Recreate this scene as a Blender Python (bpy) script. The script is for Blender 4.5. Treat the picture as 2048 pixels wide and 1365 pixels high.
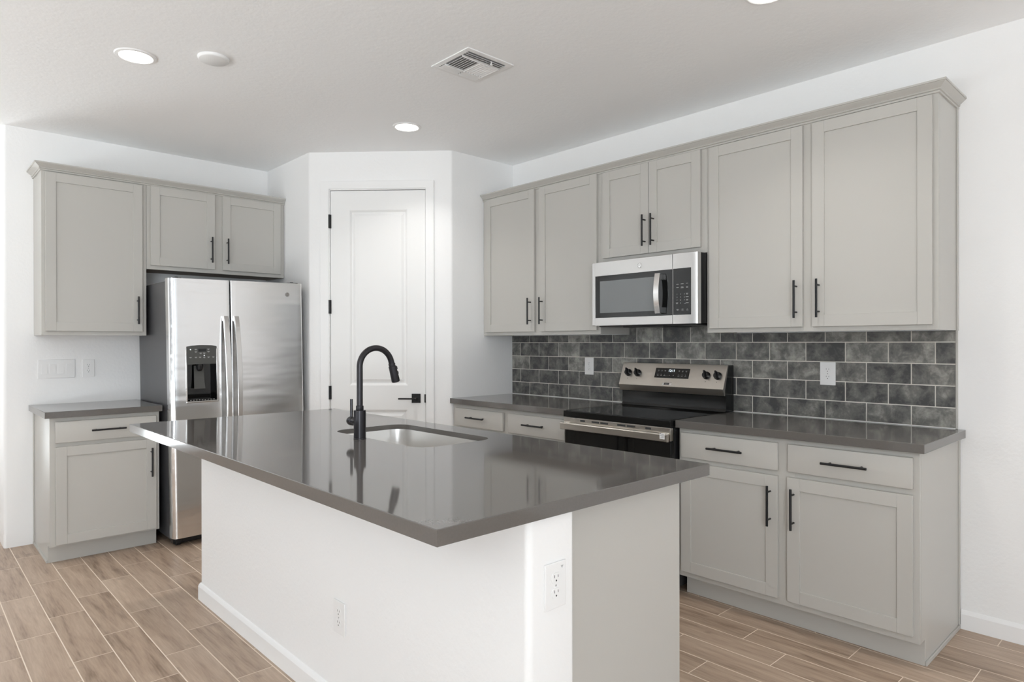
import bpy, bmesh, math, random
from mathutils import Vector, Matrix
random.seed(7)
S = bpy.context.scene
for o in list(bpy.data.objects): bpy.data.objects.remove(o)
C = S.collection

# ------------------------------------------------------------------ camera
# world: range wall = plane X=0 (room at X<0), fridge wall = plane Y=0 (room at Y<0)
CX, CY, CZ = -3.5723, -5.2987, 1.3166
YAW, PITCH, ROLL, FPX, PPY = 0.7529, -0.0017, -0.0017, 1313.4, 688.25
fw = Vector((math.sin(YAW), math.cos(YAW), 0)); rt = Vector((math.cos(YAW), -math.sin(YAW), 0)); up = Vector((0, 0, 1))
f2 = fw*math.cos(PITCH) + up*math.sin(PITCH); u2 = -fw*math.sin(PITCH) + up*math.cos(PITCH)
r3 = rt*math.cos(ROLL) + u2*math.sin(ROLL); u3 = -rt*math.sin(ROLL) + u2*math.cos(ROLL)
cam = bpy.data.cameras.new('camera'); cam_o = bpy.data.objects.new('camera', cam); C.objects.link(cam_o)
M = Matrix.Identity(4)
for i in range(3):
    M[i][0] = r3[i]; M[i][1] = u3[i]; M[i][2] = -f2[i]
M[0][3], M[1][3], M[2][3] = CX, CY, CZ
cam_o.matrix_world = M
cam.sensor_width = 36; cam.lens = FPX/2048*36; cam.shift_y = (PPY-682.5)/2048; cam.clip_start = .05
S.camera = cam_o
# ------------------------------------------------------------------ exposure, world
S.view_settings.view_transform = 'Standard'; S.view_settings.look = 'None'
S.view_settings.gamma = 1; S.view_settings.use_curve_mapping = False
S.view_settings.exposure = 0.0
W = bpy.data.worlds.new('daylight'); S.world = W; W.use_nodes = True
bg = W.node_tree.nodes['Background']; bg.inputs[0].default_value = (.84, .93, 1.04, 1); bg.inputs[1].default_value = 0.2
ZC = 2.723
S.cycles.diffuse_bounces = 12; S.cycles.max_bounces = 16; S.cycles.glossy_bounces = 5
sun = bpy.data.lights.new('sun', 'SUN'); sun.energy = 14; sun.angle = .03; sun.color = (.93, .97, 1)
sun_o = bpy.data.objects.new('sun', sun); C.objects.link(sun_o)
sun_o.rotation_euler = Vector((-.1, 1, -.95)).to_track_quat('-Z', 'Y').to_euler()
XL, YB, YF = -7.6, -8.6, 3.2          # far left wall, wall behind the camera, hall end
WINDOWS = [  # (plane, fixed, a0, a1, z0, z1, daylight power)
    ('y', YB, -7.3, -5.1, .05, 2.5, 195), ('y', YB, -4.9, -2.9, .05, 2.5, 10), ('y', YB, -2.5, -.6, .35, 2.5, 24),
    ('x', XL, -8.2, -6.0, .05, 2.5, 0), ('x', XL, -5.6, -3.4, .05, 2.5, 0), ('x', XL, -2.8, -.6, .05, 2.5, 0),
    ('h', YF, -7.0, -4.0, .05, 2.5, 0)]
SUN, DOWN = 3, 3.4
sun.energy = SUN
for (pl, fx, a0, a1, z0, z1, pw) in WINDOWS:      # daylight coming in through each window opening
    if pw <= 0: continue
    l = bpy.data.lights.new('window_daylight', 'AREA'); l.shape = 'RECTANGLE'; l.size = a1-a0; l.size_y = z1-z0
    l.energy = pw; l.color = (.865, .94, .99)
    lo = bpy.data.objects.new('window_daylight', l); C.objects.link(lo)
    if pl == 'y': lo.location = ((a0+a1)/2, fx-.12, (z0+z1)/2); lo.rotation_euler = (math.radians(90), 0, 0)
    elif pl == 'h': lo.location = ((a0+a1)/2, fx+.12, (z0+z1)/2); lo.rotation_euler = (math.radians(-90), 0, 0)
    else: lo.location = (fx-.12, (a0+a1)/2, (z0+z1)/2); lo.rotation_euler = (math.radians(90), 0, math.radians(-90))

# unseen upward area lights outside the windows, added to brighten the ceiling: (x0, x1, y0, y1, power)
CEILING_FILLS = [(-7.4, -2.6, YB-3.2, YB-.3, 0), (XL-3.2, XL-.3, -8.4, -.6, 900), (-7.2, -3.8, YF+.3, YF+3.2, 600)]
for (x0, x1, y0, y1, pw) in CEILING_FILLS:
    if pw <= 0: continue
    l = bpy.data.lights.new('ceiling_fill_light', 'AREA'); l.shape = 'RECTANGLE'; l.size = x1-x0; l.size_y = y1-y0
    l.energy = pw; l.color = (.89, .955, .985)
    lo = bpy.data.objects.new('ceiling_fill_light', l); C.objects.link(lo); lo.location = ((x0+x1)/2, (y0+y1)/2, -.02); lo.rotation_euler = (math.pi, 0, 0)

# ------------------------------------------------------------------ materials
def lin(c): c /= 255.; return c/12.92 if c <= .04045 else ((c+.055)/1.055)**2.4
def srgb(r, g, b): return (lin(r), lin(g), lin(b), 1)
def mat(name, col, rough=.5, metal=0., ior=1.45, noise=None, bump=None, spec=None, aniso=None, emit=None):
    m = bpy.data.materials.new(name); m.use_nodes = True; nt = m.node_tree; b = nt.nodes['Principled BSDF']
    b.inputs['Base Color'].default_value = col if len(col) == 4 else (*col, 1)
    b.inputs['Roughness'].default_value = rough; b.inputs['Metallic'].default_value = metal; b.inputs['IOR'].default_value = ior
    if aniso: b.inputs['Anisotropic'].default_value = aniso
    if emit: b.inputs['Emission Color'].default_value = (*emit[0], 1); b.inputs['Emission Strength'].default_value = emit[1]
    tc = nt.nodes.new('ShaderNodeTexCoord')
    if noise:   # (scale vec, amount, detail)
        mp = nt.nodes.new('ShaderNodeMapping'); mp.inputs['Scale'].default_value = noise[0]
        nz = nt.nodes.new('ShaderNodeTexNoise'); nz.inputs['Scale'].default_value = 1; nz.inputs['Detail'].default_value = noise[2]
        mx = nt.nodes.new('ShaderNodeMix'); mx.data_type = 'RGBA'; c = b.inputs['Base Color'].default_value
        mx.inputs['A'].default_value = [x*(1-noise[1]) for x in c[:3]]+[1]; mx.inputs['B'].default_value = [min(1, x*(1+noise[1])) for x in c[:3]]+[1]
        nt.links.new(tc.outputs['Object'], mp.inputs[0]); nt.links.new(mp.outputs[0], nz.inputs[0])
        nt.links.new(nz.outputs['Fac'], mx.inputs['Factor']); nt.links.new(mx.outputs['Result'], b.inputs['Base Color'])
    if bump:    # (scale vec, strength, detail, distance)
        mp = nt.nodes.new('ShaderNodeMapping'); mp.inputs['Scale'].default_value = bump[0]
        nz = nt.nodes.new('ShaderNodeTexNoise'); nz.inputs['Scale'].default_value = 1; nz.inputs['Detail'].default_value = bump[2]
        bp = nt.nodes.new('ShaderNodeBump'); bp.inputs['Strength'].default_value = bump[1]; bp.inputs['Distance'].default_value = bump[3]
        nt.links.new(tc.outputs['Object'], mp.inputs[0]); nt.links.new(mp.outputs[0], nz.inputs[0])
        nt.links.new(nz.outputs['Fac'], bp.inputs['Height']); nt.links.new(bp.outputs[0], b.inputs['Normal'])
    return m
m_wall = mat('painted_drywall', (.87, .87, .87), .6, bump=((55, 55, 55), .25, 2, .004))
m_ceil = mat('ceiling_paint', (.925, .935, .945), .7, bump=((45, 45, 45), .3, 2, .004))
m_trim = mat('white_trim_paint', (.87, .87, .87), .35)
m_door = mat('white_door_paint', (.84, .84, .835), .38)
m_cab = mat('greige_cabinet_paint', (.505, .492, .462), .38)
m_cabin = mat('cabinet_underside', (.36, .27, .20), .6)
m_quartz = mat('dark_grey_quartz', (.128, .119, .111), .07, ior=1.58, noise=((160, 160, 160), .08, 2))
m_black = mat('matte_black_metal', (.018, .018, .019), .38, metal=.3)
m_bronze = mat('dark_bronze_metal', (.045, .043, .047), .3, metal=.75)
m_steel = mat('brushed_stainless', (.56, .55, .54), .28, metal=1)
m_fsteel = mat('fridge_stainless', (.88, .88, .885), .2, metal=1, bump=((1.3, 1, 7.5), .22, 2, .02))
m_wsteel = mat('warm_stainless', (.58, .545, .50), .28, metal=1)
m_sink = mat('sink_stainless', (.80, .785, .765), .32, metal=1)
m_gsteel = mat('handle_stainless', (.70, .69, .68), .2, metal=1)
m_fgrey = mat('fridge_side_grey', (.10, .10, .107), .34, metal=.2, bump=((400, 400, 400), .1, 2, .001))
m_bgl = mat('black_glass', (.005, .005, .005), .04, ior=1.5)
m_bpl = mat('black_plastic', (.012, .012, .013), .28)
m_ben = mat('black_enamel', (.006, .006, .006), .13)
m_gpl = mat('charcoal_plastic', (.07, .07, .065), .3)
m_wpl = mat('white_plastic', (.84, .84, .84), .3)
m_slot = mat('dark_slot', (.04, .04, .04), .6)
m_print = mat('pale_print', (.45, .45, .45), .5)
m_screen = mat('oven_screen_mesh', (.20, .21, .215), .18)
m_badge = mat('grey_badge', (.22, .21, .2), .3, metal=.7)
m_clock = mat('lit_clock_digits', (.8, .9, .95), .5, emit=((.85, .95, 1), 1.6))
m_lamp = mat('lit_lamp_lens', (1, 1, 1), .5, emit=((1, .97, .93), 9))
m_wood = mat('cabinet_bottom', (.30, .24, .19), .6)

def floor_mat():
    m = bpy.data.materials.new('wood_look_plank_tile'); m.use_nodes = True; nt = m.node_tree; N = nt.nodes; L = nt.links
    b = N['Principled BSDF']
    def mth(op, a, c=None, d=None):
        n = N.new('ShaderNodeMath'); n.operation = op
        for i, v in enumerate((a, c, d)):
            if v is None: continue
            if isinstance(v, (int, float)): n.inputs[i].default_value = v
            else: L.new(v, n.inputs[i])
        return n.outputs[0]
    g = N.new('ShaderNodeNewGeometry'); sp = N.new('ShaderNodeSeparateXYZ'); L.new(g.outputs['Position'], sp.inputs[0])
    X, Y = sp.outputs[0], sp.outputs[1]
    r = mth('DIVIDE', mth('ADD', X, 3.045), .1472); row = mth('FLOOR', r); fr = mth('FRACT', r)
    m3 = mth('FLOORED_MODULO', row, 3)
    e1 = mth('COMPARE', m3, 1, .1); e2 = mth('COMPARE', m3, 2, .1)
    off = mth('ADD', mth('ADD', .302, mth('MULTIPLY', e1, -.205)), mth('MULTIPLY', e2, .195))
    t = mth('DIVIDE', mth('SUBTRACT', mth('MULTIPLY', Y, -1), off), .595); pid = mth('FLOOR', t); ft = mth('FRACT', t)
    dx = mth('MULTIPLY', mth('MINIMUM', fr, mth('SUBTRACT', 1, fr)), .1472)
    dy = mth('MULTIPLY', mth('MINIMUM', ft, mth('SUBTRACT', 1, ft)), .595)
    d = mth('MINIMUM', dx, mth('ADD', dy, .0005))
    mr = N.new('ShaderNodeMapRange'); mr.inputs['From Min'].default_value = .0016; mr.inputs['From Max'].default_value = .0028; L.new(d, mr.inputs[0])
    tile = mr.outputs[0]
    cv = N.new('ShaderNodeCombineXYZ'); L.new(row, cv.inputs[0]); L.new(pid, cv.inputs[1])
    wn = N.new('ShaderNodeTexWhiteNoise'); L.new(cv.outputs[0], wn.inputs[0])
    # grain
    gv = N.new('ShaderNodeCombineXYZ')
    L.new(mth('ADD', mth('MULTIPLY', X, 24), mth('MULTIPLY', wn.outputs['Value'], 40)), gv.inputs[0])
    L.new(mth('ADD', mth('MULTIPLY', Y, 2.2), mth('MULTIPLY', wn.outputs['Value'], 17)), gv.inputs[1])
    n1 = N.new('ShaderNodeTexNoise'); n1.inputs['Scale'].default_value = 1; n1.inputs['Detail'].default_value = 5; n1.inputs['Distortion'].default_value = .35; n1.inputs['Roughness'].default_value = .6; L.new(gv.outputs[0], n1.inputs[0])
    gv2 = N.new('ShaderNodeCombineXYZ'); L.new(mth('MULTIPLY', X, 140), gv2.inputs[0]); L.new(mth('MULTIPLY', Y, 9), gv2.inputs[1])
    n2 = N.new('ShaderNodeTexNoise'); n2.inputs['Scale'].default_value = 1; n2.inputs['Detail'].default_value = 3; L.new(gv2.outputs[0], n2.inputs[0])
    gv3 = N.new('ShaderNodeCombineXYZ')
    L.new(mth('ADD', mth('MULTIPLY', X, 10), mth('MULTIPLY', wn.outputs['Value'], 23)), gv3.inputs[0]); L.new(mth('MULTIPLY', Y, 6), gv3.inputs[1])
    n3 = N.new('ShaderNodeTexNoise'); n3.inputs['Scale'].default_value = 1; n3.inputs['Detail'].default_value = 2; L.new(gv3.outputs[0], n3.inputs[0])
    cr = N.new('ShaderNodeValToRGB'); e = cr.color_ramp.elements
    e[0].position = .30; e[0].color = srgb(118, 97, 80); e[1].position = .72; e[1].color = srgb(198, 177, 157)
    k = e.new(.45); k.color = srgb(165, 143, 124)
    mixv = mth('ADD', mth('ADD', mth('MULTIPLY', n1.outputs['Fac'], .62), mth('MULTIPLY', n2.outputs['Fac'], .26)), mth('MULTIPLY', wn.outputs['Value'], .12))
    L.new(mixv, cr.inputs[0])
    kn = N.new('ShaderNodeMapRange'); kn.inputs['From Min'].default_value = .68; kn.inputs['From Max'].default_value = .8; L.new(n3.outputs['Fac'], kn.inputs[0])
    mk = N.new('ShaderNodeMix'); mk.data_type = 'RGBA'; L.new(mth('MULTIPLY', kn.outputs[0], .75), mk.inputs['Factor']); L.new(cr.outputs[0], mk.inputs['A']); mk.inputs['B'].default_value = srgb(118, 100, 86)
    mg = N.new('ShaderNodeMix'); mg.data_type = 'RGBA'; L.new(tile, mg.inputs['Factor']); mg.inputs['A'].default_value = srgb(232, 216, 199); L.new(mk.outputs['Result'], mg.inputs['B'])
    L.new(mg.outputs['Result'], b.inputs['Base Color'])
    rg = N.new('ShaderNodeMix'); rg.data_type = 'FLOAT'; L.new(tile, rg.inputs[0]); rg.inputs[2].default_value = .8; rg.inputs[3].default_value = .42; L.new(rg.outputs[0], b.inputs['Roughness'])
    bp = N.new('ShaderNodeBump'); bp.inputs['Strength'].default_value = .35; bp.inputs['Distance'].default_value = .002
    L.new(mth('ADD', tile, mth('MULTIPLY', n2.outputs['Fac'], .15)), bp.inputs['Height']); L.new(bp.outputs[0], b.inputs['Normal'])
    return m
m_floor = floor_mat()

def tile_mat():
    m = bpy.data.materials.new('mottled_slate_tile'); m.use_nodes = True; nt = m.node_tree; N = nt.nodes; L = nt.links; b = N['Principled BSDF']
    at = N.new('ShaderNodeAttribute'); at.attribute_name = 'tile_tone'; tc = N.new('ShaderNodeTexCoord')
    ad = N.new('ShaderNodeVectorMath'); ad.operation = 'MULTIPLY_ADD'; L.new(at.outputs['Color'], ad.inputs[0]); ad.inputs[1].default_value = (30, 30, 30); L.new(tc.outputs['Object'], ad.inputs[2])
    n1 = N.new('ShaderNodeTexNoise'); n1.inputs['Scale'].default_value = 13; n1.inputs['Detail'].default_value = 5; n1.inputs['Roughness'].default_value = .62; n1.inputs['Distortion'].default_value = .3; L.new(ad.outputs[0], n1.inputs[0])
    n2 = N.new('ShaderNodeTexNoise'); n2.inputs['Scale'].default_value = 90; n2.inputs['Detail'].default_value = 3; L.new(ad.outputs[0], n2.inputs[0])
    def mth(op, a, c):
        n = N.new('ShaderNodeMath'); n.operation = op
        for i, v in enumerate((a, c)):
            if isinstance(v, (int, float)): n.inputs[i].default_value = v
            else: L.new(v, n.inputs[i])
        return n.outputs[0]
    v = mth('ADD', mth('ADD', mth('MULTIPLY', n1.outputs['Fac'], .85), mth('MULTIPLY', n2.outputs['Fac'], .12)), mth('MULTIPLY', at.outputs['Fac'], .2))
    cr = N.new('ShaderNodeValToRGB'); e = cr.color_ramp.elements
    e[0].position = .42; e[0].color = srgb(70, 70, 70); e[1].position = .80; e[1].color = srgb(178, 176, 168)
    k = e.new(.60); k.color = srgb(116, 115, 111)
    L.new(v, cr.inputs[0]); L.new(cr.outputs[0], b.inputs['Base Color'])
    b.inputs['Roughness'].default_value = .4
    bp = N.new('ShaderNodeBump'); bp.inputs['Strength'].default_value = .2; bp.inputs['Distance'].default_value = .002; L.new(n1.outputs['Fac'], bp.inputs['Height']); L.new(bp.outputs[0], b.inputs['Normal'])
    return m
m_tile = tile_mat()
m_grout = mat('pale_grout', srgb(222, 218, 210), .8)

# ------------------------------------------------------------------ mesh helpers
def add_box(bm, x0, x1, y0, y1, z0, z1, bev=0., seg=2):
    if x0 > x1: x0, x1 = x1, x0
    if y0 > y1: y0, y1 = y1, y0
    if z0 > z1: z0, z1 = z1, z0
    t = bmesh.new(); bmesh.ops.create_cube(t, size=1)
    for v in t.verts: v.co = Vector(((x0+x1)/2 + v.co.x*(x1-x0), (y0+y1)/2 + v.co.y*(y1-y0), (z0+z1)/2 + v.co.z*(z1-z0)))
    if bev > 0:
        bev = min(bev, .49*min(x1-x0, y1-y0, z1-z0))
        bmesh.ops.bevel(t, geom=t.edges[:], offset=bev, segments=seg, profile=.5, affect='EDGES')
    merge(bm, t)
def merge(bm, t):
    me = bpy.data.meshes.new('tmp'); t.to_mesh(me); t.free(); bm.from_mesh(me); bpy.data.meshes.remove(me)
def add_cyl(bm, p0, p1, r0, r1=None, seg=24, bev=0.):
    p0, p1 = Vector(p0), Vector(p1); r1 = r0 if r1 is None else r1; d = p1-p0
    t = bmesh.new(); bmesh.ops.create_cone(t, cap_ends=True, segments=seg, radius1=r0, radius2=r1, depth=d.length)
    if bev > 0:
        ed = [e for e in t.edges if abs(e.verts[0].co.z-e.verts[1].co.z) < 1e-6]
        bmesh.ops.bevel(t, geom=ed, offset=bev, segments=2, profile=.5, affect='EDGES')
    q = d.normalized().to_track_quat('Z', 'Y').to_matrix().to_4x4(); q.translation = (p0+p1)/2
    bmesh.ops.transform(t, matrix=q, verts=t.verts[:]); merge(bm, t)
def add_lathe(bm, prof, center, seg=32, axis='z'):   # prof: [(r, h)]
    t = bmesh.new(); rings = []
    for (r, h) in prof:
        rings.append([t.verts.new((r*math.cos(2*math.pi*i/seg), r*math.sin(2*math.pi*i/seg), h)) for i in range(seg)])
    for a, b2 in zip(rings, rings[1:]):
        for i in range(seg): t.faces.new((a[i], a[(i+1) % seg], b2[(i+1) % seg], b2[i]))
    t.faces.new(rings[0][::-1]); t.faces.new(rings[-1])
    bmesh.ops.recalc_face_normals(t, faces=t.faces[:])
    R = {'z': Matrix.Identity(4), 'x': Matrix.Rotation(math.pi/2, 4, 'Y'), 'y': Matrix.Rotation(-math.pi/2, 4, 'X')}[axis]
    R = Matrix.Translation(center) @ R
    bmesh.ops.transform(t, matrix=R, verts=t.verts[:]); merge(bm, t)
def add_tube(bm, pts, r, seg=20, rs=None):
    t = bmesh.new(); pts = [Vector(p) for p in pts]; rings = []; n = len(pts)
    ref = None
    for i, p in enumerate(pts):
        d = (pts[min(i+1, n-1)] - pts[max(i-1, 0)]).normalized()
        if ref is None: ref = d.orthogonal().normalized()
        ref = (ref - d*ref.dot(d)).normalized(); b2 = d.cross(ref)
        rr = rs[i] if rs else r
        rings.append([t.verts.new(p + (ref*math.cos(2*math.pi*k/seg) + b2*math.sin(2*math.pi*k/seg))*rr) for k in range(seg)])
    for a, c in zip(rings, rings[1:]):
        for k in range(seg): t.faces.new((a[k], a[(k+1) % seg], c[(k+1) % seg], c[k]))
    t.faces.new(rings[0][::-1]); t.faces.new(rings[-1]); bmesh.ops.recalc_face_normals(t, faces=t.faces[:]); merge(bm, t)
def add_prism(bm, poly, axis, a0, a1):   # 2D polygon extruded along axis; poly in the other two axes in xyz order
    t = bmesh.new()
    def P(u, v, a): return {'x': (a, u, v), 'y': (u, a, v), 'z': (u, v, a)}[axis]
    A = [t.verts.new(P(u, v, a0)) for u, v in poly]; B = [t.verts.new(P(u, v, a1)) for u, v in poly]
    n = len(poly)
    for i in range(n): t.faces.new((A[i], A[(i+1) % n], B[(i+1) % n], B[i]))
    t.faces.new(A[::-1]); t.faces.new(B); bmesh.ops.recalc_face_normals(t, faces=t.faces[:]); merge(bm, t)
def BM(): return bmesh.new()
def obj(name, bm, m, parent=None, smooth=True, ang=20):
    off = Vector((0, 0, 0)); p = parent
    while p is not None: off += p.location; p = p.parent
    if off.length > 0: bmesh.ops.translate(bm, verts=bm.verts[:], vec=-off)
    me = bpy.data.meshes.new(name); bm.to_mesh(me); bm.free()
    for mm in (m if isinstance(m, (list, tuple)) else [m]): me.materials.append(mm)
    if smooth:
        me.polygons.foreach_set('use_smooth', [True]*len(me.polygons)); me.set_sharp_from_angle(angle=math.radians(ang))
    o = bpy.data.objects.new(name, me); C.objects.link(o)
    if parent is not None: o.parent = parent
    return o
def thing(name, label, cat, loc, group=None):
    o = bpy.data.objects.new(name, None); o.empty_display_size = .1; C.objects.link(o); o.location = loc
    o['label'] = label; o['category'] = cat
    if group: o['group'] = group
    return o
def tag(o, label, cat, group=None):
    o['label'] = label; o['category'] = cat
    if group: o['group'] = group
    return o
def struct(name, bm, m, parent=None, label=None, **k):
    o = obj(name, bm, m, parent, **k)
    if parent is None: o['kind'] = 'structure'
    if label: o['label'] = label
    return o
def text_bm(body, size, extrude=.0003, align='CENTER'):   # lettering as mesh in its local XY plane
    cu = bpy.data.curves.new('txt', 'FONT'); cu.body = body; cu.size = size; cu.extrude = extrude; cu.align_x = align; cu.align_y = 'CENTER'; cu.resolution_u = 3
    o = bpy.data.objects.new('txt', cu); C.objects.link(o); bpy.context.view_layer.update()
    me = bpy.data.meshes.new_from_object(o.evaluated_get(bpy.context.evaluated_depsgraph_get()))
    t = bmesh.new(); t.from_mesh(me); bpy.data.objects.remove(o); bpy.data.curves.remove(cu); bpy.data.meshes.remove(me)
    return t
def put(bm, t, M4): bmesh.ops.transform(t, matrix=M4, verts=t.verts[:]); merge(bm, t)
def frameM(origin, xdir, ydir):
    x = Vector(xdir).normalized(); y = Vector(ydir).normalized(); z = x.cross(y)
    m = Matrix.Identity(4)
    for i in range(3): m[i][0] = x[i]; m[i][1] = y[i]; m[i][2] = z[i]
    m.translation = Vector(origin); return m
# wall mappings: u runs along the wall, d is the distance out from the wall
class WR:    # range wall: u = -Y, d = -X
    @staticmethod
    def P(u, d, z): return (-d, -u, z)
class WL:    # fridge wall: u = X, d = -Y
    @staticmethod
    def P(u, d, z): return (u, -d, z)
class WI:    # working side of the island: u = -Y, faces +X
    @staticmethod
    def P(u, d, z): return (-1.9+d, -u, z)
def wbox(bm, w, u0, u1, d0, d1, z0, z1, bev=0., seg=2):
    a = w.P(u0, d0, z0); b = w.P(u1, d1, z1); add_box(bm, a[0], b[0], a[1], b[1], z0, z1, bev, seg)
def wcyl(bm, w, a, b, r, **k): add_cyl(bm, w.P(*a), w.P(*b), r, **k)

# ------------------------------------------------------------------ room shell
P1, R1, P2, R2, AX = 1.4973, .612, 1.3503, .7393, 3.0738
bm = BM(); add_box(bm, XL-.15, .2, YB-.15, YF+.15, -.12, 0); struct('floor', bm, m_floor, label='wood-look plank tile floor with pale grout lines')
bm = BM(); add_box(bm, XL-.15, .2, YB-.15, YF+.15, ZC, ZC+.12); struct('ceiling', bm, m_ceil, label='white textured flat ceiling')
bm = BM(); add_box(bm, 0, .15, YB-.15, YF+.15, 0, ZC); struct('wall_right', bm, m_wall, label='white wall behind the range and the long cabinet run')
def arc(cx, cy, r, a0, a1, n=8): return [(cx+r*math.cos(a0+(a1-a0)*i/n), cy+r*math.sin(a0+(a1-a0)*i/n)) for i in range(n+1)]
# fridge wall with bullnose outside corner, returning along +Y
rb = .019
poly = [(-.02, 0)] + arc(-AX+rb, rb, rb, -math.pi/2, -math.pi) + [(-AX, YF), (-AX+.15, YF), (-AX+.15, .15), (-.02, .15)]
bm = BM(); add_prism(bm, poly, 'z', 0, ZC); struct('wall_back', bm, m_wall, ang=40, label='white wall behind the refrigerator, ending in a rounded corner')
# pantry: two returns and the diagonal wall with the door opening
A = Vector((-P2, -R2)); B = Vector((-R1, -P1)); dv = (B-A).normalized(); nv = Vector((-dv.y, dv.x))
if nv.dot(Vector((1, 1))) < 0: nv = -nv
def round_corner(P, d_in, d_out, r, n=6):
    # rounded polyline corner at P, incoming direction d_in, outgoing d_out
    ang = math.acos(max(-1, min(1, d_in.dot(d_out)))); tlen = r*math.tan(ang/2); a = P-d_in*tlen; b = P+d_out*tlen
    res = []
    for i in range(n+1):
        t = i/n; q = a.lerp(P, t).lerp(P.lerp(b, t), t); res.append((q.x, q.y))
    return res
s0, s1, zt = .148, .872, 2.452
JL = A+dv*s0; JR = A+dv*s1; th = .12
bm = BM()
pl = [(-P2, -.001)] + round_corner(A, Vector((0, -1)), dv, .03) + [tuple(JL), tuple(JL+nv*th), tuple(A+nv*th+dv*.03), (-P2+th, -.05), (-P2+th, -.001)]
add_prism(bm, pl, 'z', 0, ZC)
pr = [tuple(JR)] + round_corner(B, dv, Vector((1, 0)), .03) + [(-.001, -P1), (-.001, -P1+th), (-R1+.08, -P1+th), tuple(JR+nv*th)]
add_prism(bm, pr, 'z', 0, ZC)
add_prism(bm, [tuple(JL), tuple(JR), tuple(JR+nv*th), tuple(JL+nv*th)], 'z', zt, ZC)
struct('wall_pantry', bm, m_wall, ang=35, label='white corner pantry walls around the panel door')
# walls behind the camera with window openings
def wall_open(name, pl, fx, a0, a1, wins, label):
    bm = BM(); cur = a0; th = .15
    def bx(u0, u1, z0, z1):
        if pl == 'y': add_box(bm, u0, u1, fx-th, fx, z0, z1)
        else: add_box(bm, fx-th, fx, u0, u1, z0, z1)
    for (w0, w1, z0, z1) in sorted(wins):
        bx(cur, w0, 0, ZC); bx(w0, w1, 0, z0); bx(w0, w1, z1, ZC); cur = w1
    bx(cur, a1, 0, ZC); struct(name, bm, m_wall, label=label)
wall_open('wall_front', 'y', YB, XL-.15, 0, [w[2:6] for w in WINDOWS if w[0] == 'y'], 'white wall behind the viewer with windows')
wall_open('wall_left', 'x', XL, YB, YF, [w[2:6] for w in WINDOWS if w[0] == 'x'], 'white far left wall with windows')
bm = BM(); hw = [w for w in WINDOWS if w[0] == 'h'][0]
add_box(bm, XL-.15, hw[2], YF, YF+.15, 0, ZC); add_box(bm, hw[3], -AX+.15, YF, YF+.15, 0, ZC); add_box(bm, hw[2], hw[3], YF, YF+.15, 0, hw[4]); add_box(bm, hw[2], hw[3], YF, YF+.15, hw[5], ZC)
struct('wall_hall', bm, m_wall, label='white wall at the end of the hall')
for k, (pl, fx, a0, a1, z0, z1, pw) in enumerate(WINDOWS):
    bm = BM(); fwid = .05
    def bx(u0, u1, zz0, zz1):
        if pl == 'y': add_box(bm, u0, u1, fx-.10, fx-.04, zz0, zz1, .004)
        elif pl == 'h': add_box(bm, u0, u1, fx+.04, fx+.10, zz0, zz1, .004)
        else: add_box(bm, fx-.10, fx-.04, u0, u1, zz0, zz1, .004)
    bx(a0, a0+fwid, z0, z1); bx(a1-fwid, a1, z0, z1); bx(a0, a1, z0, z0+fwid); bx(a0, a1, z1-fwid, z1); mid = (a0+a1)/2; bx(mid-.035, mid+.035, z0, z1)
    struct('window_%d' % (k+1), bm, m_trim, label='white framed window behind the viewer')
# baseboards
def bprof(t=.012, h=.087): return [(0, 0), (t, 0), (t, h-.018), (t*.75, h-.010), (t*.35, h-.003), (0, h)]
def sweep(bm, path, prof, closed=False):    # path of (x,y) walked with the room on its right; profile (out, z)
    t = bmesh.new(); n = len(path); P = [Vector(p) for p in path]; rows = []
    for i in range(n):
        if i == 0: d = (P[1]-P[0]).normalized(); o = Vector((d.y, -d.x)); k = 1
        elif i == n-1: d = (P[-1]-P[-2]).normalized(); o = Vector((d.y, -d.x)); k = 1
        else:
            d0 = (P[i]-P[i-1]).normalized(); d1 = (P[i+1]-P[i]).normalized(); o0 = Vector((d0.y, -d0.x)); o1 = Vector((d1.y, -d1.x))
            o = (o0+o1).normalized(); k = 1/max(.2, o.dot(o0))
        rows.append([t.verts.new((P[i].x+o.x*k*a, P[i].y+o.y*k*a, z)) for a, z in prof])
    m = len(prof)
    for a, b in zip(rows, rows[1:]):
        for j in range(m): t.faces.new((a[j], a[(j+1) % m], b[(j+1) % m], b[j]))
    t.faces.new(rows[0]); t.faces.new(rows[-1][::-1]); bmesh.ops.recalc_face_normals(t, faces=t.faces[:]); merge(bm, t)
bm = BM(); sweep(bm, [(-.0005, -4.508), (-.0005, YB)], bprof()); struct('baseboard_right', bm, m_trim, label='white baseboard on the right wall')
bm = BM(); sweep(bm, [(-2.917, -.0005), (-AX+.012, -.0005), (-AX-.0005, .012), (-AX-.0005, YF)], bprof()); struct('baseboard_back', bm, m_trim, label='white baseboard wrapping the rounded wall corner')

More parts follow.
